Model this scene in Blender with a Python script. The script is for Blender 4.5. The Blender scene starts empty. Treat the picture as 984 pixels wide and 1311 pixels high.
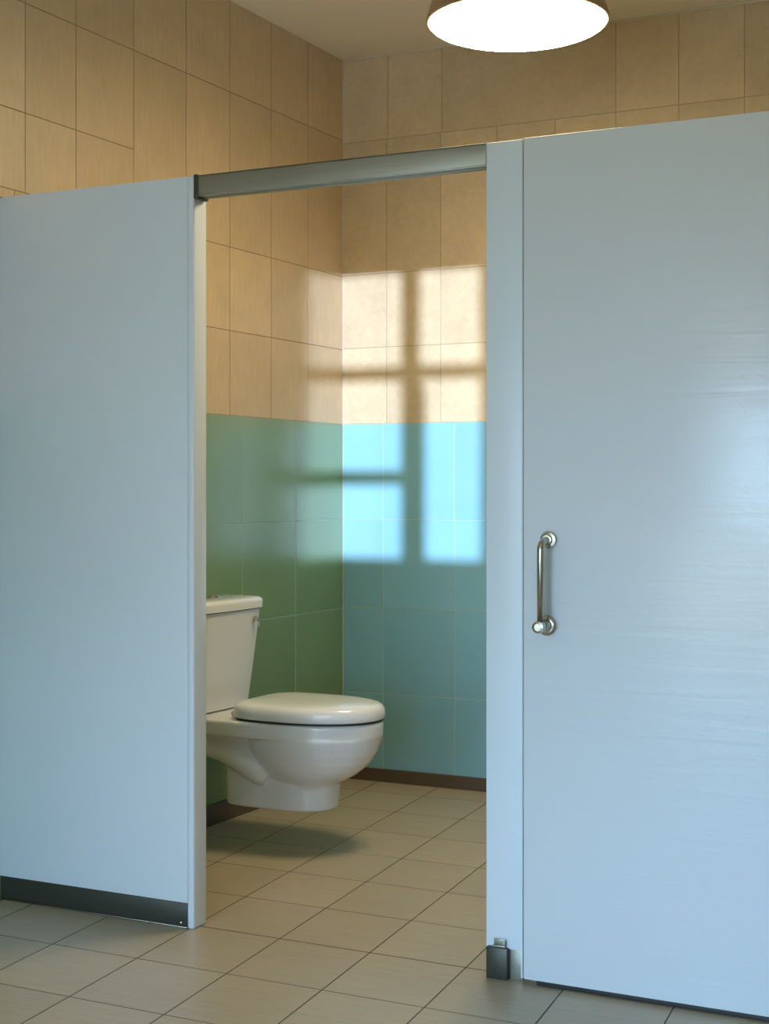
import bpy, bmesh, math
from mathutils import Vector, Matrix

SC = bpy.context.scene
COL = SC.collection
PI = math.pi

# ------------------------------------------------------------------ measures (metres)
EYE = 1.18
XW, YB, HC = -2.929, 5.431, 2.931      # left wall, back wall, ceiling
YP, HP = 3.375, 2.018                  # front face of the partitions, their height
XR, YF = 1.9, -1.2                     # right wall, front wall (behind the camera)

# ------------------------------------------------------------------ materials
def mat(name, base, rough=.5, metal=0., noise=None, bump=None, rnd=0., streak=None, spec=.5, coat=0.):
    """noise=(scale xyz, amount, detail)  bump=(scale xyz, strength, distance)  rnd=per-tile variation"""
    m = bpy.data.materials.new(name); m.use_nodes = True
    nt = m.node_tree; N = nt.nodes; L = nt.links
    b = N['Principled BSDF']
    b.inputs['Base Color'].default_value = (*base, 1)
    b.inputs['Roughness'].default_value = rough
    b.inputs['Metallic'].default_value = metal
    b.inputs['Specular IOR Level'].default_value = spec
    b.inputs['Coat Weight'].default_value = coat
    b.inputs['Coat Roughness'].default_value = .12
    tc = N.new('ShaderNodeTexCoord')
    def tex(scale, detail=4., dist=0.):
        mp = N.new('ShaderNodeMapping'); mp.inputs['Scale'].default_value = scale
        L.new(tc.outputs['Object'], mp.inputs['Vector'])
        n = N.new('ShaderNodeTexNoise'); n.inputs['Scale'].default_value = 1.
        n.inputs['Detail'].default_value = detail; n.inputs['Distortion'].default_value = dist
        L.new(mp.outputs['Vector'], n.inputs['Vector'])
        return n.outputs['Fac']
    val = None
    def add(sock, amt):
        nonlocal val
        r = N.new('ShaderNodeMapRange')
        r.inputs['From Min'].default_value = .25 ; r.inputs['From Max'].default_value = .75
        r.inputs['To Min'].default_value = 1 - amt; r.inputs['To Max'].default_value = 1 + amt
        L.new(sock, r.inputs['Value'])
        if val is None: val = r.outputs['Result']
        else:
            q = N.new('ShaderNodeMath'); q.operation = 'MULTIPLY'
            L.new(val, q.inputs[0]); L.new(r.outputs['Result'], q.inputs[1]); val = q.outputs[0]
    for s in (noise, streak):
        if s: add(tex(s[0], s[2]), s[1])
    if rnd:
        g = N.new('ShaderNodeNewGeometry'); add(g.outputs['Random Per Island'], rnd)
    if val is not None:
        mx = N.new('ShaderNodeVectorMath'); mx.operation = 'SCALE'
        mx.inputs[0].default_value = base; L.new(val, mx.inputs['Scale'])
        L.new(mx.outputs['Vector'], b.inputs['Base Color'])
    if bump:
        lst = bump if isinstance(bump, list) else [bump]
        prev = None
        for s in lst:
            bp = N.new('ShaderNodeBump'); bp.inputs['Strength'].default_value = s[1]; bp.inputs['Distance'].default_value = s[2]
            L.new(tex(s[0], 3., s[3] if len(s) > 3 else 0.), bp.inputs['Height'])
            if prev: L.new(prev, bp.inputs['Normal'])
            prev = bp.outputs['Normal']
        L.new(prev, b.inputs['Normal'])
    return m

def emit(name, col, strength):
    m = bpy.data.materials.new(name); m.use_nodes = True
    b = m.node_tree.nodes['Principled BSDF']
    b.inputs['Base Color'].default_value = (.9, .88, .84, 1)
    b.inputs['Roughness'].default_value = .5
    b.inputs['Emission Color'].default_value = (*col, 1)
    b.inputs['Emission Strength'].default_value = strength
    return m

M = {}
M['beige'] = mat('beige_tile', (.56, .425, .262), .42, noise=((9, 9, 9), .06, 6), streak=((70, 70, 12), .07, 4), rnd=.05,
                 bump=((60, 60, 20), .12, .002))
M['beige_back'] = mat('beige_tile_back', (.55, .43, .268), .42, noise=((9, 9, 9), .07, 6), streak=((40, 40, 40), .07, 4), rnd=.05,
                 bump=((45, 45, 45), .15, .003))
M['green'] = mat('green_tile', (.18, .285, .14), .25, noise=((4, 4, 4), .05, 3), rnd=.03, bump=((5, 5, 5), .05, .004))
M['teal'] = mat('teal_tile', (.225, .45, .53), .25, noise=((4, 4, 4), .04, 3), rnd=.03, bump=((5, 5, 5), .05, .004))
M['grout_dark'] = mat('brown_grout', (.31, .225, .135), .8)
M['grout_tan'] = mat('tan_grout', (.40, .31, .20), .8)
M['grout_light'] = mat('pale_grout', (.40, .52, .46), .7)
M['grout_floor'] = mat('floor_grout', (.13, .105, .08), .8)
M['floor'] = mat('floor_tile', (.42, .345, .24), .34, noise=((3, 3, 3), .06, 4), streak=((5, 90, 5), .09, 5), rnd=.035,
                 bump=((6, 120, 6), .06, .001))
M['ceiling'] = mat('ceiling_paint', (.78, .71, .57), .8, noise=((2, 2, 2), .02, 2))
M['paint'] = mat('beige_paint', (.50, .41, .29), .7, noise=((2, 2, 2), .02, 2))
M['bead'] = mat('pale_bead', (.56, .52, .44), .6)
M['brown'] = mat('brown_baseboard', (.095, .066, .042), .38, noise=((5, 5, 30), .1, 3))
M['panel'] = mat('pale_blue_laminate', (.665, .75, .825), .38, noise=((1.5, 1.5, 1.5), .015, 2), bump=((3, 3, 5), .04, .01))
M['door'] = mat('pale_blue_door_laminate', (.635, .695, .755), .25, noise=((1.5, 1.5, 1.5), .015, 2),
                bump=[((1.2, 1.2, 22), .22, .006, .6), ((20, 20, 26), .16, .004, .8)])
M['edge'] = mat('pale_edge_band', (.69, .765, .84), .32, noise=((3, 3, 3), .01, 2))
M['bronze'] = mat('dark_brushed_metal', (.05, .052, .04), .42, .35, noise=((3, 90, 90), .05, 2))
M['rail'] = mat('brushed_nickel_rail', (.31, .31, .26), .46, .65, noise=((3, 80, 80), .05, 2))
M['steel'] = mat('brushed_steel', (.50, .49, .43), .24, 1., noise=((60, 60, 6), .05, 2))
M['chrome'] = mat('chrome', (.62, .61, .56), .1, 1., noise=((9, 9, 9), .02, 2))
M['dark'] = mat('dark_seam', (.02, .02, .02), .6, noise=((9, 9, 9), .02, 2))
M['ceramic'] = mat('white_ceramic', (.73, .745, .765), .16, noise=((3, 3, 3), .01, 2), coat=.5)
M['lid'] = mat('white_plastic_lid', (.775, .79, .815), .2, noise=((3, 3, 3), .01, 2), coat=.3)
M['shade'] = mat('tan_metal_shade', (.42, .28, .155), .35, .35, noise=((30, 30, 3), .05, 3))
M['diffuser'] = emit('glowing_diffuser', (1., .82, .51), 40.)
M['diffuser2'] = emit('glowing_diffuser_front', (1., .81, .56), 10.5)
M['frame'] = mat('white_window_frame', (.75, .75, .74), .5, noise=((5, 5, 5), .02, 2))
M['blocker'] = mat('blocker_white', (.88, .88, .87), .8, noise=((3, 3, 3), .05, 3))  # white so the added sun blocker bounces skylight back in

# ------------------------------------------------------------------ mesh helpers
def link(name, bm, mats, parent=None, smooth=False, recalc=True):
    if recalc: bmesh.ops.recalc_face_normals(bm, faces=bm.faces[:])
    me = bpy.data.meshes.new(name); bm.to_mesh(me); bm.free()
    for m in (mats if isinstance(mats, (list, tuple)) else [mats]): me.materials.append(m)
    if smooth:
        for p in me.polygons: p.use_smooth = True
        if smooth is not True:
            me.set_sharp_from_angle(angle=smooth)
    o = bpy.data.objects.new(name, me); COL.objects.link(o)
    if parent: o.parent = parent
    return o

def box(bm, x0, x1, y0, y1, z0, z1, bev=0., seg=2, mi=0):
    r = bmesh.ops.create_cube(bm, size=1.)
    vs = r['verts']
    for v in vs:
        v.co = Vector((x0 + (v.co.x + .5) * (x1 - x0), y0 + (v.co.y + .5) * (y1 - y0), z0 + (v.co.z + .5) * (z1 - z0)))
    fs = set(f for v in vs for f in v.link_faces)
    if bev:
        es = list(set(e for v in vs for e in v.link_edges))
        r2 = bmesh.ops.bevel(bm, geom=es, offset=bev, segments=seg, profile=.5, affect='EDGES')
        fs = [f for f in bm.faces if f in r2['faces'] or f in fs]
    for f in fs:
        if f.is_valid: f.material_index = mi
    return bm

def bxm(*a, **k): return box(bmesh.new(), *a, **k)

def rings(bm, rs, cap0=True, cap1=True):
    loops = [[bm.verts.new(p) for p in r] for r in rs]
    n = len(loops[0])
    for a, b in zip(loops, loops[1:]):
        for i in range(n):
            bm.faces.new((a[i], a[(i + 1) % n], b[(i + 1) % n], b[i]))
    if cap0: bm.faces.new(loops[0][::-1])
    if cap1: bm.faces.new(loops[-1])
    return bm

def lathe(bm, prof, mtx=None, n=48, cap0=True, cap1=True):
    mtx = mtx or Matrix()
    rs = [[mtx @ Vector((r * math.cos(2 * PI * i / n), r * math.sin(2 * PI * i / n), z)) for i in range(n)] for r, z in prof]
    return rings(bm, rs, cap0, cap1)

def tube(bm, pts, rad, n=20, caps=True):
    pts = [Vector(p) for p in pts]
    rads = rad if isinstance(rad, (list, tuple)) else [rad] * len(pts)
    up = None; rs = []
    for i, p in enumerate(pts):
        t = (pts[min(i + 1, len(pts) - 1)] - pts[max(i - 1, 0)]).normalized()
        if up is None:
            up = t.orthogonal().normalized()
        else:
            up = (up - t * up.dot(t)).normalized()
        s = t.cross(up)
        rs.append([p + (up * math.cos(2 * PI * k / n) + s * math.sin(2 * PI * k / n)) * rads[i] for k in range(n)])
    return rings(bm, rs, caps, caps)

def bend(pts, r, seg=8):
    """polyline with rounded corners"""
    pts = [Vector(p) for p in pts]; out = [pts[0]]
    for i in range(1, len(pts) - 1):
        a = (pts[i - 1] - pts[i]).normalized(); b = (pts[i + 1] - pts[i]).normalized()
        p0 = pts[i] + a * r; p1 = pts[i] + b * r
        for k in range(seg + 1):
            t = k / seg
            out.append(p0 * (1 - t) ** 2 + pts[i] * 2 * t * (1 - t) + p1 * t * t)
    out.append(pts[-1]); return out

def empty(name, loc, label, cat, group=None):
    o = bpy.data.objects.new(name, None); COL.objects.link(o); o.location = loc; o.empty_display_size = .1
    o['label'] = label; o['category'] = cat
    if group: o['group'] = group
    return o

def under(root, o):
    """parent keeping world place (mesh data is in world coordinates)"""
    o.parent = root
    loc = Vector(root.location)
    q = root.parent
    while q: loc += Vector(q.location); q = q.parent
    o.data.transform(Matrix.Translation(-loc))
    return o

def struct(o, label, cat):
    o['kind'] = 'structure'; o['label'] = label; o['category'] = cat; return o

# ------------------------------------------------------------------ tiled surfaces (every tile modelled, one mesh per surface)
def add_tile(bm, quad, nrm, mi_tile, mi_grout, gap=.0016, rise=.0015):
    c = sum(quad, Vector()) / 4
    n = Vector(nrm)
    q0 = [p.copy() for p in quad]
    def shrink(g):
        out = []
        for i in range(4):
            p, a, b = quad[i], quad[i - 1], quad[(i + 1) % 4]
            out.append(p + (a - p).normalized() * g + (b - p).normalized() * g)
        return out
    q1 = [p for p in shrink(gap * .6)]
    q2 = [p + n * rise for p in shrink(gap)]
    v0 = [bm.verts.new(p) for p in q0]; v1 = [bm.verts.new(p) for p in q1]; v2 = [bm.verts.new(p) for p in q2]
    for A, B in ((v0, v1), (v1, v2)):
        for i in range(4):
            f = bm.faces.new((A[i], A[(i + 1) % 4], B[(i + 1) % 4], B[i])); f.material_index = mi_grout
    f = bm.faces.new(v2); f.material_index = mi_tile

def span(lo, hi, ks):
    ks = sorted(k for k in ks if lo + .01 < k < hi - .01)
    return list(zip([lo] + ks, ks + [hi]))

# left wall: faces +X
def left_wall():
    bm = bmesh.new()
    box(bm, XW - .16, XW - .0035, YP + .051, YB + .16, -.1, HC + .1, mi=1)
    box(bm, XW - .16, XW - .0165, YF - .12, YP + .051, -.1, 2.0165, mi=1)
    box(bm, XW - .16, XW - .0035, YF - .12, YP + .051, 2.0165, HC + .1, mi=1)
    up = [3.472, 3.707, 4.003, 4.302, 4.578, 4.865, 5.143]
    up += [3.472 - .285 * k for k in range(1, 18)]
    lo = [5.046 - .385 * k for k in range(0, 18)] + [YP + .051]
    def T(y0, y1, z0, z1, a, b):
        x = XW - .0015 - (.013 if y1 < YP + .06 and z1 < 2.02 else 0.)
        add_tile(bm, [Vector((x, y0, z0)), Vector((x, y1, z0)), Vector((x, y1, z1)), Vector((x, y0, z1))], (1, 0, 0), a, b)
    low = [v for v in up if v != 3.472] + [YP + .051]
    for z0, z1, ks in ((1.443, 1.748, low), (1.748, 2.047, low), (2.603, HC, up)):
        for y0, y1 in span(YF, YB, ks):
            if z0 == 1.748 and y1 < YP + .06: T(y0, y1, z0, 2.0165, 0, 1); T(y0, y1, 2.0165, z1, 0, 1)
            else: T(y0, y1, z0, z1, 0, 1)
    for y0, y1 in span(YF, YB, up):
        if y1 < 4.01: T(y0, y1, 2.047, 2.281, 0, 1); T(y0, y1, 2.281, 2.603, 0, 1)
        else: T(y0, y1, 2.047, 2.603, 0, 1)
    for z0, z1 in ((0, .334), (.334, .694), (.694, 1.055), (1.055, 1.443)):
        for y0, y1 in span(YF, YB, lo): T(y0, y1, z0, z1, 2, 3)
    o = link('wall_left', bm, [M['beige'], M['grout_dark'], M['green'], M['grout_light']], recalc=False)
    return struct(o, 'long left wall, beige tiles above and olive green tiles below', 'wall')
left_wall()

# back wall: faces -Y
def back_wall():
    bm = bmesh.new()
    box(bm, XW - .0035, XR + .1, YB + .0035, YB + .16, -.1, HC + .1, mi=1)
    y = YB + .0015
    def T(x0, x1, z0, z1, a, b):
        add_tile(bm, [Vector((x1, y, z0)), Vector((x0, y, z0)), Vector((x0, y, z1)), Vector((x1, y, z1))], (0, -1, 0), a, b)
    ext = [-1.769 + .2405 * k for k in range(0, 16)]
    up = [-2.723, -2.484] + ext
    mid = [-2.728, -2.489, -2.25, -2.01] + ext
    lo = [-2.745 + .3155 * k for k in range(0, 16)]
    for x0, x1 in span(XW, XR, up): T(x0, x1, 2.59, HC, 0, 1)
    for z0, z1 in ((1.443, 1.752), (1.752, 2.05), (2.05, 2.59)):
        for x0, x1 in span(XW, XR, mid): T(x0, x1, z0, z1, 0, 1)
    for z0, z1 in ((0, .354), (.354, .701), (.701, 1.056), (1.056, 1.443)):
        for x0, x1 in span(XW, XR, lo): T(x0, x1, z0, z1, 2, 3)
    o = link('wall_back', bm, [M['beige_back'], M['grout_tan'], M['teal'], M['grout_light']], recalc=False)
    return struct(o, 'back wall behind the toilet, beige tiles above and teal tiles below', 'wall')
back_wall()

def floor():
    bm = bmesh.new()
    box(bm, XW - .16, XR + .1, YF - .12, YB + .16, -.2, -.0035, mi=1)
    def X(k, y):
        return min(max(-1.495 + .266 * k - .10 * (y - 3.41), XW), XR)
    ys = [max(3.41 + .305 * j, YF) for j in range(-16, 7)]
    ys = [v for v in ys if v < YB] + [YB]
    ys = sorted(set(ys))
    for y0, y1 in zip(ys, ys[1:]):
        for k in range(-9, 16):
            a, b, c, d = X(k, y0), X(k + 1, y0), X(k + 1, y1), X(k, y1)
            if b - a < .012 or c - d < .012: continue
            add_tile(bm, [Vector((a, y0, -.0015)), Vector((b, y0, -.0015)), Vector((c, y1, -.0015)), Vector((d, y1, -.0015))], (0, 0, 1), 0, 1,
                     gap=.0018)
    # darker expansion joint along the stall threshold
    box(bm, XW, XR, 3.4075, 3.4125, -.002, .0003, mi=1)
    o = link('floor', bm, [M['floor'], M['grout_floor']], recalc=False)
    return struct(o, 'square beige brown floor tiles with dark grout', 'floor')
floor()

struct(link('ceiling', bxm(XW - .16, XR + .1, YF - .12, YB + .16, HC, HC + .12), M['ceiling']), 'plain off white ceiling', 'ceiling')
struct(link('wall_right', bxm(XR, XR + .12, YF - .12, YB + .16, 0, HC), M['paint']), 'plain beige right wall outside the frame', 'wall')

# baseboards and corner beads
BBH = .052
struct(link('baseboard_back', bxm(XW, XR, YB - .012, YB, 0, BBH, bev=.002), M['brown']), 'dark brown baseboard along the teal back wall', 'baseboard')
struct(link('baseboard_left', bxm(XW, XW + .012, 3.42, YB - .012, 0, .072, bev=.002), M['brown']), 'dark brown baseboard along the green left wall', 'baseboard')
struct(link('trim_1', bxm(XW, XW + .003, YB - .003, YB, BBH, HC, bev=.001), M['bead']), 'thin pale bead in the corner of left and back walls', 'trim')
struct(link('trim_2', bxm(XW, XR, YB - .007, YB, HC - .007, HC, bev=.002), M['bead']), 'thin pale bead between back wall and ceiling', 'trim')

# ------------------------------------------------------------------ front wall (behind the camera) with two windows
W1 = dict(x0=-.408, x1=.375, z0=.597, z1=1.747)   # sun window
W2 = dict(x0=-2.85, x1=-.72, z0=.06, z1=1.08)
W3 = dict(x0=-2.02, x1=-.72, z0=1.13, z1=2.20)     # transom light over it     # big glazed opening
def front_wall():
    bm = bmesh.new()
    y0, y1 = YF - .1, YF
    xs = [XW, W2['x0'], W2['x1'], W1['x0'], W1['x1'], XR]
    box(bm, xs[0], xs[1], y0, y1, 0, HC); box(bm, xs[2], xs[3], y0, y1, 0, HC); box(bm, xs[4], xs[5], y0, y1, 0, HC)
    box(bm, xs[1], xs[2], y0, y1, 0, W2['z0']); box(bm, xs[1], xs[2], y0, y1, W2['z1'], W3['z0']); box(bm, xs[1], W3['x0'], y0, y1, W3['z0'], W3['z1']); box(bm, xs[1], xs[2], y0, y1, W3['z1'], HC)
    box(bm, xs[3], xs[4], y0, y1, 0, W1['z0']); box(bm, xs[3], xs[4], y0, y1, W1['z1'], HC)
    struct(link('wall_front', bm, M['paint']), 'beige front wall behind the camera', 'wall')
front_wall()
bm = bmesh.new(); ya, yb = YF - .06, YF - .03
box(bm, .012, .085, ya, yb, W1['z0'], W1['z1'])                                # vertical mullion
box(bm, .085, .107, ya, yb, W1['z0'], 1.30)                                    # lower right stile
box(bm, W1['x0'], W1['x1'], ya, yb, 1.315, 1.372)                              # thick transom
box(bm, W1['x0'], .012, ya, yb, .895, .953)                                    # thin bar, left light only
box(bm, W1['x0'], -.377, ya, yb, .953, W1['z1'])                               # left sash stile
struct(link('window_1', bm, M['frame']), 'white window bars behind the camera that shade the sun patch', 'window')
bm = bmesh.new()
for x in (W2['x0'], -1.72, W2['x1'] - .05): box(bm, x, x + .05, ya, yb, W2['z0'], W2['z1'])
for z in (W2['z0'], W2['z1'] - .05): box(bm, W2['x0'] + .05, W2['x1'] - .05, ya, yb, z, z + .05)
struct(link('window_2', bm, M['frame']), 'wide glazed opening behind the camera', 'window')
bm = bmesh.new()
for x in (W3['x0'], -1.40, W3['x1'] - .04): box(bm, x, x + .04, ya, yb, W3['z0'], W3['z1'])
for z in (W3['z0'], W3['z1'] - .04): box(bm, W3['x0'] + .04, W3['x1'] - .04, ya, yb, z, z + .04)
struct(link('window_3', bm, M['frame']), 'upper glazed light over the wide opening behind the camera', 'window')
struct(link('sun_blocker', bxm(-.66, -.56, -8.2, YF - .1, -3, 4.5), M['blocker']), 'added unseen slab outside, blocking sun from the wide opening behind the camera', 'wall')  # added out of view: stops sun entering the wide opening, bounces skylight

# ------------------------------------------------------------------ left partition
part = empty('stall_partition', (-2.6, YP + .025, 0),
             'pale blue partition panel left of the stall opening, with a dark metal kick plate', 'partition')
XE = -2.293
under(part, link('panel', bxm(XW - .0135, XE, YP, YP + .05, .068, HP, bev=.002), M['panel'], smooth=.6))
o = under(part, link('edge_post', bxm(XE, -2.272, YP - .002, YP + .062, .0005, HP + .001, bev=.006, seg=4), M['edge'], smooth=.6))
o['label'] = 'pale rounded end post reaching the floor'
bm = bmesh.new()
box(bm, XW - .0135, XE - .001, YP + .006, YP + .044, .0005, .068, bev=.001)
o = under(part, link('kick_plate', bm, M['bronze'], smooth=.6)); o['label'] = 'dark metal kick plate under the panel'
under(part, link('kick_plate_lip', bxm(XW - .0135, XE - .001, YP - .003, YP + .0055, .0005, .0045, bev=.001), M['steel'], smooth=.6))
sc = bmesh.new(); lathe(sc, [(.003, 0), (.003, .002), (.0012, .003)], Matrix.Translation((XE - .025, YP + .0062, .012)) @ Matrix.Rotation(PI / 2, 4, 'X'), 14)
under(part, link('screw', sc, M['steel'], smooth=.6))

# ------------------------------------------------------------------ header rail over the opening
rail = empty('header_rail', (-1.85, YP + .022, 1.962), 'brushed metal header rail spanning the top of the stall opening', 'rail')
bm = bmesh.new()
xa, xb = -2.2715, -1.4265
box(bm, xa + .012, xb, YP + .000, YP + .004, 1.966, 2.018, bev=.001)     # front web
box(bm, xa + .012, xb, YP + .042, YP + .046, 1.966, 2.018, bev=.001)     # rear web
box(bm, xa + .012, xb, YP + .000, YP + .046, 2.014, 2.0185, bev=.001)    # top
box(bm, xa + .012, xb, YP + .000, YP + .018, 1.962, 1.9665, bev=.001)    # lower flanges with slot between
box(bm, xa + .012, xb, YP + .028, YP + .046, 1.962, 1.9665, bev=.001)
under(rail, link('channel', bm, M['rail'], smooth=.6))
o = under(rail, link('end_cap', bxm(xa, xa + .013, YP - .004, YP + .05, 1.956, 2.021, bev=.002), M['bronze'], smooth=.6)); o['label'] = 'dark end cap of the rail'
# ------------------------------------------------------------------ pilaster right of the opening
pil = empty('pilaster', (-1.38, YP + .025, 0), 'narrow pale blue post between the stall opening and the door, on a metal shoe', 'post')
under(pil, link('post', bxm(-1.426, -1.3325, YP, YP + .05, .072, HP, bev=.002), M['panel'], smooth=.6))
o = under(pil, link('shoe', bxm(-1.4205, -1.366, YP - .014, YP + .058, .0005, .076, bev=.0015), M['bronze'], smooth=.6))
o['label'] = 'dark metal shoe at the foot of the post'
o = under(pil, link('foot_plate', bxm(-1.366, -1.3325, YP + .004, YP + .046, .0005, .072, bev=.001), M['rail'], smooth=.6))
bm = bmesh.new()
box(bm, -1.404, -1.372, YP - .012, YP - .001, .077, .0815, bev=.001)
box(bm, -1.404, -1.372, YP - .004, YP - .0008, .0815, .096, bev=.001)
box(bm, -1.378, -1.372, YP - .014, YP - .004, .0815, .093, bev=.001)
o = under(pil, link('floor_clip', bm, M['rail'], smooth=.6)); o['label'] = 'small steel clip above the shoe'

# ------------------------------------------------------------------ door with grab handle
YD = 3.355
door = empty('stall_door', (-.85, YD + .02, .009), 'large glossy pale blue stall door with a vertical steel handle', 'door')
under(door, link('door_leaf', bxm(-1.3212, -.385, YD, YD + .04, .0135, 2.015, bev=.0015), M['door'], smooth=.6))
under(door, link('edge_strip', bxm(-1.3285, -1.324, YD + .001, YD + .039, .0135, 2.014, bev=.001), M['edge'], smooth=.6))
o = under(door, link('bottom_gap_shade', bxm(-1.29, -.39, YD + .004, YD + .036, .002, .0145, bev=.001), M['dark'], smooth=.6)); o['label'] = 'black strip painted as the shade in the gap under the door'  # near-black colour stands for the shade below the door leaf
hx, hz1, hz0, so = -1.2605, 1.050, .862, .045
hd = bmesh.new()
tube(hd, bend([(hx + .004, YD - .004, hz1 + .008), (hx, YD - so, hz1 + .008), (hx, YD - so, hz0)], .026, 10), .0088, 24)
handle = under(door, link('handle', hd, M['steel'], smooth=True))
handle['label'] = 'vertical steel grab handle on the door'
RX = Matrix.Rotation(PI / 2, 4, 'X')
def flange(x, z, r):
    bm = bmesh.new()
    lathe(bm, [(r * .9, 0), (r, .002), (r, .006), (r * .9, .009), (r * .62, .0105), (r * .55, .014), (r * .55, .017)],
          Matrix.Translation((x, YD - .0003, z)) @ RX, 40)
    o = link('flange', bm, M['steel'], smooth=.7); o.parent = handle
    o.data.transform(Matrix.Translation(-Vector(door.location)))
    return o
flange(hx + .004, hz1 + .010, .0205); flange(hx, hz0 - .004, .0245)
bm = bmesh.new()   # lower stub with a round end knob in front of the bar
lathe(bm, [(.0115, 0), (.0115, .030), (.0105, .032), (.0105, .034), (.0135, .035), (.0145, .037), (.0145, .060), (.0135, .063), (.009, .0645), (.0085, .0632), (.004, .0632)],
      Matrix.Translation((hx, YD - .003, hz0 - .004)) @ RX, 32)
o = link('end_knob', bm, M['steel'], smooth=.7); o.parent = handle; o.data.transform(Matrix.Translation(-Vector(door.location)))

# ------------------------------------------------------------------ toilet (local: u from the wall, v sideways, w up)
YT = 4.325; VT = .022      # the cistern sits a touch off centre
toilet = empty('toilet', (XW, YT, .134), 'white wall hung toilet with closed lid and cistern on the green wall', 'toilet')
T0 = Vector((XW, YT, 0))
def Q(u, v, w): return T0 + Vector((u, v, w))

def egg(c, af, ab, b, w, n=64, pf=2.0, pb=2.3):
    out = []
    for i in range(n):
        t = 2 * PI * i / n; ct, st = math.cos(t), math.sin(t)
        p = pf if ct >= 0 else pb
        a = af if ct >= 0 else ab
        out.append(Q(c + a * math.copysign(abs(ct) ** (2 / p), ct), b * math.copysign(abs(st) ** (2 / p), st), w))
    return out

def rrect(u0, u1, b, w, r, bow=0., n=10):
    """rounded rectangle, optionally bowed at the u1 side"""
    out = []
    def arc(cu, cv, a0):
        for k in range(n + 1):
            a = a0 + PI / 2 * k / n
            out.append((cu + r * math.cos(a), cv + r * math.sin(a)))
    arc(u1 - r, b - r, 0)
    rr = min(r, .02)
    for (cu, cv, a0) in ((u0 + rr, b - rr, PI / 2), (u0 + rr, -b + rr, PI)):
        for k in range(n + 1):
            a = a0 + PI / 2 * k / n
            out.append((cu + rr * math.cos(a), cv + rr * math.sin(a)))
    arc(u1 - r, -b + r, 1.5 * PI)
    for k in range(1, 8):
        out.append((u1, (-b + r) + (2 * b - 2 * r) * k / 8))
    return [Q(u + (bow * (1 - (v / b) ** 2) if u > (u0 + u1) / 2 else 0), v + VT, w) for u, v in out]

def make_bowl():
    bm = bmesh.new()
    # egg shaped bowl
    prof = [  # w, front extent, rear extent, half width
        (.205, .562, .32, .092), (.222, .584, .315, .102), (.235, .609, .31, .116), (.250, .636, .30, .130), (.270, .662, .29, .144), (.295, .688, .28, .157),
        (.325, .709, .27, .168), (.355, .721, .265, .176), (.378, .7275, .265, .1805)]
    rings(bm, [egg(.49, f - .49, .49 - r, b, w) for w, f, r, b in prof])
    # pedestal trunk
    tr = [(.134, .20, .560, .098), (.137, .194, .566, .103), (.16, .192, .568, .104), (.20, .190, .572, .104), (.24, .188, .578, .104), (.27, .180, .584, .104),
          (.295, .165, .590, .106), (.315, .140, .595, .110), (.332, .10, .600, .114), (.345, .04, .60, .118), (.352, .006, .60, .120), (.40, .004, .60, .125)]
    rings(bm, [egg((r + f) / 2 + .03, (f - r) / 2 - .03, (f - r) / 2 + .03, b, w, pf=2.4, pb=6.) for w, r, f, b in tr])
    # rear deck carrying the cistern
    def rim(u1, b, w, n=40):
        # one band from the wall round the bowl front: straight flanks, elliptical nose
        out = [(.003, -b)] + [(.003 + (.45 - .003) * k / 12, -b) for k in range(1, 12)]
        for k in range(n + 1):
            a = -PI / 2 + PI * k / n
            out.append((.45 + (u1 - .45) * math.cos(a), b * math.sin(a)))
        out += [(.003 + (.45 - .003) * k / 12, b) for k in range(11, 0, -1)] + [(.003, b)]
        return [Q(u, v, w) for u, v in out]
    rm = [(.372, .716, .170), (.376, .726, .180), (.381, .7295, .1845), (.418, .731, .186), (.425, .729, .184), (.428, .725, .180)]
    rings(bm, [rim(a, b, w) for w, a, b in rm])
    # trapway relief on both flanks
    for s in (-1, 1):
        p = [(.02, .085 * s, .335), (.12, .092 * s, .328), (.20, .097 * s, .314), (.26, .099 * s, .294), (.31, .099 * s, .270), (.350, .097 * s, .248), (.370, .092 * s, .236)]
        tube(bm, [Q(*q) for q in p], [.036, .038, .041, .043, .043, .040, .030], 20)
    o = link('bowl', bm, M['ceramic'], smooth=True)
    r = o.modifiers.new('remesh', 'REMESH'); r.mode = 'VOXEL'; r.voxel_size = .0042; r.use_smooth_shade = True
    s = o.modifiers.new('smooth', 'SMOOTH'); s.factor = .5; s.iterations = 4
    under(toilet, o)
    dg = bpy.context.evaluated_depsgraph_get()
    me = bpy.data.meshes.new_from_object(o.evaluated_get(dg)); o.modifiers.clear(); o.data = me
    for p in me.polygons: p.use_smooth = True
    return o
make_bowl()

def dshape(u0, u1, b, w, n=24, inset=0.):
    """toilet seat outline: rounded back corners, elliptical front"""
    u0 += inset; u1 -= inset; b -= inset
    c = u0 + (u1 - u0) * .46; out = []
    m = 2 * n
    for i in range(m + 1):
        t = -PI / 2 + PI * i / m
        out.append((c + (u1 - c) * abs(math.cos(t)) ** .96, b * math.copysign(abs(math.sin(t)) ** .96, math.sin(t))))
    # sides taper back to the hinge line with big rounded corners
    for i in range(1, 2 * n):
        t = PI / 2 + PI * i / (2 * n)
        ct, st = math.cos(t), math.sin(t)
        p = 4.2
        out.append((c + (c - u0) * math.copysign(abs(ct) ** (2 / p), ct), b * math.copysign(abs(st) ** (2 / p), st)))
    return [Q(u, v, w) for u, v in out]

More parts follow.
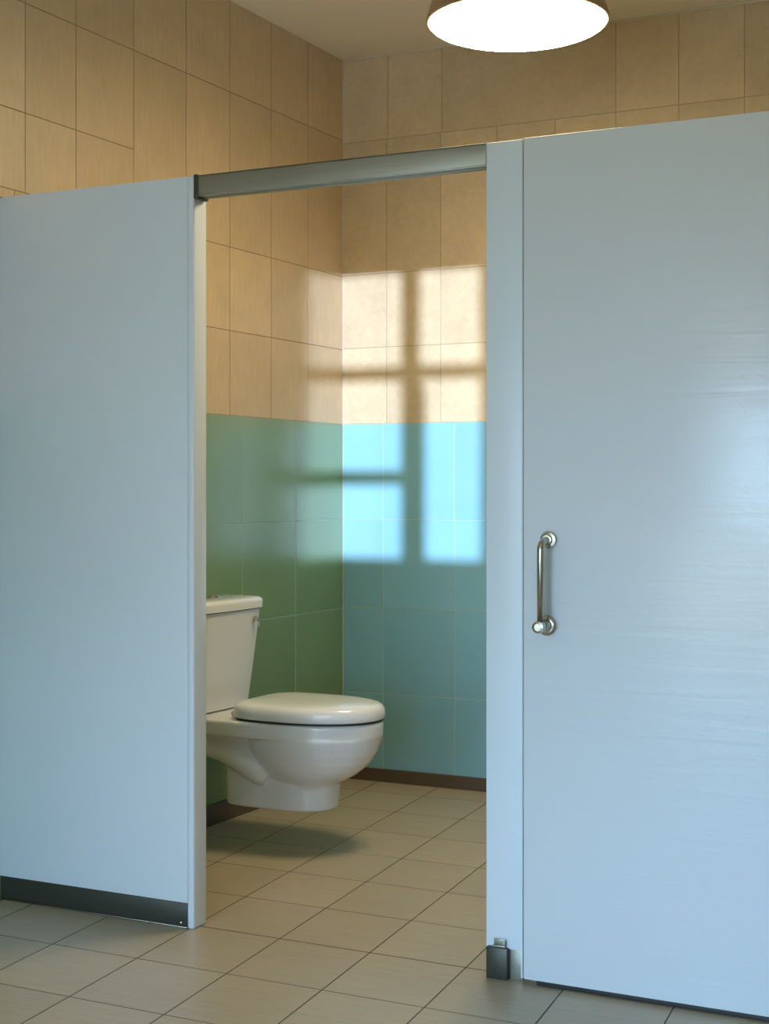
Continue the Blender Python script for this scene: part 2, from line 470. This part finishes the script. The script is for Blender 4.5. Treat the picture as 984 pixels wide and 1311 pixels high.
ring = bmesh.new()
o0 = dshape(.256, .727, .182, .4300); o1 = dshape(.256, .727, .182, .4345)
i0 = dshape(.36, .68, .115, .4300); i1 = dshape(.36, .68, .115, .4345)
L4 = [[ring.verts.new(p) for p in l] for l in (o0, o1, i1, i0)]
nn = len(o0)
for a, b in ((0, 1), (1, 2), (2, 3), (3, 0)):
    for i in range(nn): ring.faces.new((L4[a][i], L4[a][(i + 1) % nn], L4[b][(i + 1) % nn], L4[b][i]))
under(toilet, link('seat', ring, M['dark'], smooth=.6))['label'] = 'thin dark seam of the seat under the lid'

lid = bmesh.new()
lp = [(.4350, .006), (.4362, .002), (.441, .0), (.458, .0005), (.468, .003), (.4755, .008), (.4805, .016), (.4835, .027), (.4862, .045), (.4885, .075), (.490, .115), (.4905, .150)]
rings(lid, [dshape(0.248, .733, .1865, w, inset=i) for w, i in lp])
o = link('lid', lid, M['lid'], smooth=.9); under(toilet, o); o['label'] = 'closed white domed lid'
for s in (-1, 1):
    bm = bmesh.new()
    tube(bm, [Q(.238, s * .075 - .022, .4375), Q(.238, s * .075 + .022, .4375)], .009, 16)
    under(toilet, link('hinge', bm, M['bead'], smooth=.6))

tk = bmesh.new()
tp = [(.4305, .012, .128, .150), (.433, .010, .132, .155), (.45, .008, .137, .159), (.55, .006, .147, .169), (.66, .005, .157, .179), (.764, .004, .166, .1875)]
rings(tk, [rrect(a, b, h, w, .035, bow=.010) for w, a, b, h in tp])
under(toilet, link('cistern', tk, M['ceramic'], smooth=.7))
bm = bmesh.new()
rings(bm, [rrect(.006, .158, .180, .764, .03, bow=.010), rrect(.006, .158, .180, .7672, .03, bow=.010)])
under(toilet, link('cistern_seam', bm, M['dark'], smooth=.7))
bm = bmesh.new()
tl = [(.767, .004, .171, .191), (.7685, .003, .174, .194), (.790, .003, .1745, .1945), (.797, .004, .173, .193), (.8025, .008, .168, .188), (.8055, .015, .160, .180), (.8075, .035, .138, .158), (.808, .06, .11, .12)]
rings(bm, [rrect(a, b, h, w, .036, bow=.010) for w, a, b, h in tl])
under(toilet, link('cistern_lid', bm, M['ceramic'], smooth=.9))
# flush buttons on the cistern lid
bm = bmesh.new()
lathe(bm, [(.026, 0), (.026, .003), (.024, .0045), (.021, .0045)], Matrix.Translation(Q(.088, .015, .8078)), 40)
btn = under(toilet, link('flush_button', bm, M['chrome'], smooth=.6)); btn['label'] = 'chrome flush button on the cistern lid'
for s, rr in ((-1, .0095), (1, .0095)):
    bm = bmesh.new()
    lathe(bm, [(rr, 0), (rr, .005), (rr - .002, .0065)], Matrix.Translation(Q(.088, .015 + s * .0105, .8117)), 28)
    b2 = link('button_half', bm, M['chrome'], smooth=.6); b2.parent = btn
    b2.data.transform(Matrix.Translation(-Vector(toilet.location)))
# small chrome lever at the far edge of the cistern front
RY = Matrix.Rotation(PI / 2, 4, 'Y')
bm = bmesh.new()
fp = Q(.1665, .142, .728)
lathe(bm, [(.011, -.004), (.011, .002), (.009, .005), (.005, .006), (.005, .015), (.0065, .016), (.0065, .020), (.004, .022)], Matrix.Translation(fp) @ RY, 24)
tube(bm, [fp + Vector((.016, -.010, .010)), fp + Vector((.017, .002, .0)), fp + Vector((.018, .010, -.014)), fp + Vector((.018, .011, -.024))], [.004, .005, .004, .0035], 12)
under(toilet, link('flush_lever', bm, M['chrome'], smooth=.6))['label'] = 'small chrome lever on the cistern front'

# ------------------------------------------------------------------ lamps
def lamp(x, y, z, r, dm, label):
    root = empty('pendant_lamp', (x, y, z), label, 'lamp')
    n = 72
    bm = bmesh.new()
    h = .21
    prof = [(r * .985, -.002), (r + .001, .0), (r + .002, .006), (r - .006, .03), (r * .93, .07), (r * .84, .13), (r * .70, .18), (r * .45, h), (.03, h + .008)]
    inner = [(.03, h + .002), (r * .45, h - .006), (r * .69, .175), (r * .83, .127), (r * .92, .068), (r * .965, .02), (r * .975, .0)]
    lathe(bm, prof + inner, None, n, False, False)
    bm.verts.ensure_lookup_table()
    loops = [bm.verts[i * n:(i + 1) * n] for i in range(len(prof) + len(inner))]
    for i in range(n): bm.faces.new((loops[-1][i], loops[-1][(i + 1) % n], loops[0][(i + 1) % n], loops[0][i]))
    for i in range(n): pass
    o = link('shade', bm, M['shade'], root, smooth=.8); o['label'] = 'tan metal shade'
    bm = bmesh.new()
    R = r * .974
    dp = [(R, .012), (R, .0)] + [(R * math.cos(a), -.043 * math.sin(a)) for a in [PI / 2 * k / 10 for k in range(1, 10)]]
    lathe(bm, dp, None, n, True, True)
    o = link('diffuser', bm, dm, root, smooth=.8); o['label'] = 'glowing white diffuser'
    top = HC - z
    bm = bmesh.new(); lathe(bm, [(.011, h + .004), (.011, top - .02)], None, 20); link('rod', bm, M['shade'], root, smooth=.8)
    bm = bmesh.new(); lathe(bm, [(.05, top), (.05, top - .012), (.04, top - .022), (.012, top - .024)], None, 32); link('canopy', bm, M['shade'], root, smooth=.8)
    return root
lamp(-1.672, 4.197, 2.572, .2715, M['diffuser'], 'round pendant lamp with tan shade and glowing white diffuser above the stall')
lamp(-1.68, -.70, 2.60, .2715, M['diffuser2'], 'round pendant lamp with tan shade above the front of the room')

# ------------------------------------------------------------------ daylight
w = bpy.data.worlds.new('World'); SC.world = w; w.use_nodes = True
bg = w.node_tree.nodes['Background']
bg.inputs['Strength'].default_value = 1.
WN, WL = w.node_tree.nodes, w.node_tree.links
tcw = WN.new('ShaderNodeTexCoord'); sx = WN.new('ShaderNodeSeparateXYZ'); rp = WN.new('ShaderNodeValToRGB')
mr = WN.new('ShaderNodeMapRange'); mr.inputs['From Min'].default_value = -1.; mr.inputs['From Max'].default_value = 1.
WL.new(tcw.outputs['Generated'], sx.inputs[0]); WL.new(sx.outputs['Z'], mr.inputs['Value']); WL.new(mr.outputs['Result'], rp.inputs['Fac'])
e = rp.color_ramp.elements
e[0].position = .475; e[0].color = (.20, .21, .19, 1)      # ground below the horizon
e[1].position = .53; e[1].color = (.46, .72, 1.0, 1)      # clear blue sky
sc_ = WN.new('ShaderNodeVectorMath'); sc_.operation = 'SCALE'; sc_.inputs['Scale'].default_value = 20.5
WL.new(rp.outputs['Color'], sc_.inputs[0]); WL.new(sc_.outputs['Vector'], bg.inputs['Color'])
def portal(x0, x1, z0, z1):
    l = bpy.data.lights.new('daylight_portal', 'AREA'); l.shape = 'RECTANGLE'; l.size = x1 - x0; l.size_y = z1 - z0
    l.cycles.is_portal = True
    o = bpy.data.objects.new('daylight_portal', l); COL.objects.link(o)
    o.location = ((x0 + x1) / 2, YF - .11, (z0 + z1) / 2); o.rotation_euler = (PI / 2, 0, 0)
portal(W1['x0'], W1['x1'], W1['z0'], W1['z1']); portal(W2['x0'], W2['x1'], W2['z0'], W2['z1']); portal(W3['x0'], W3['x1'], W3['z0'], W3['z1'])
s = bpy.data.lights.new('low_sunlight', 'SUN'); s.energy = 7.4; s.angle = math.radians(.5); s.color = (.57, .72, 1.0)
so_ = bpy.data.objects.new('low_sunlight', s); COL.objects.link(so_)
so_.location = (4, -6, 1)
so_.rotation_euler = Vector((-.40, 1., .045)).to_track_quat('-Z', 'Y').to_euler()

# ------------------------------------------------------------------ camera
cam = bpy.data.cameras.new('camera'); co = bpy.data.objects.new('camera', cam); COL.objects.link(co)
cam.sensor_fit = 'AUTO'; cam.sensor_width = 36.; cam.lens = 1931.1 / 1311 * 36.
cam.shift_y = -(655.5 - 625.9) / 1311; cam.clip_start = .05
co.location = (0, 0, EYE); co.rotation_euler = (PI / 2, 0, .467)
SC.camera = co

vs = SC.view_settings
vs.view_transform = 'Standard'; vs.look = 'None'; vs.gamma = 1.; vs.use_curve_mapping = False; vs.exposure = 0.
SC.cycles.max_bounces = 10; SC.cycles.diffuse_bounces = 6; SC.cycles.use_denoising = True
SC.cycles.caustics_reflective = False; SC.cycles.sample_clamp_indirect = 6.
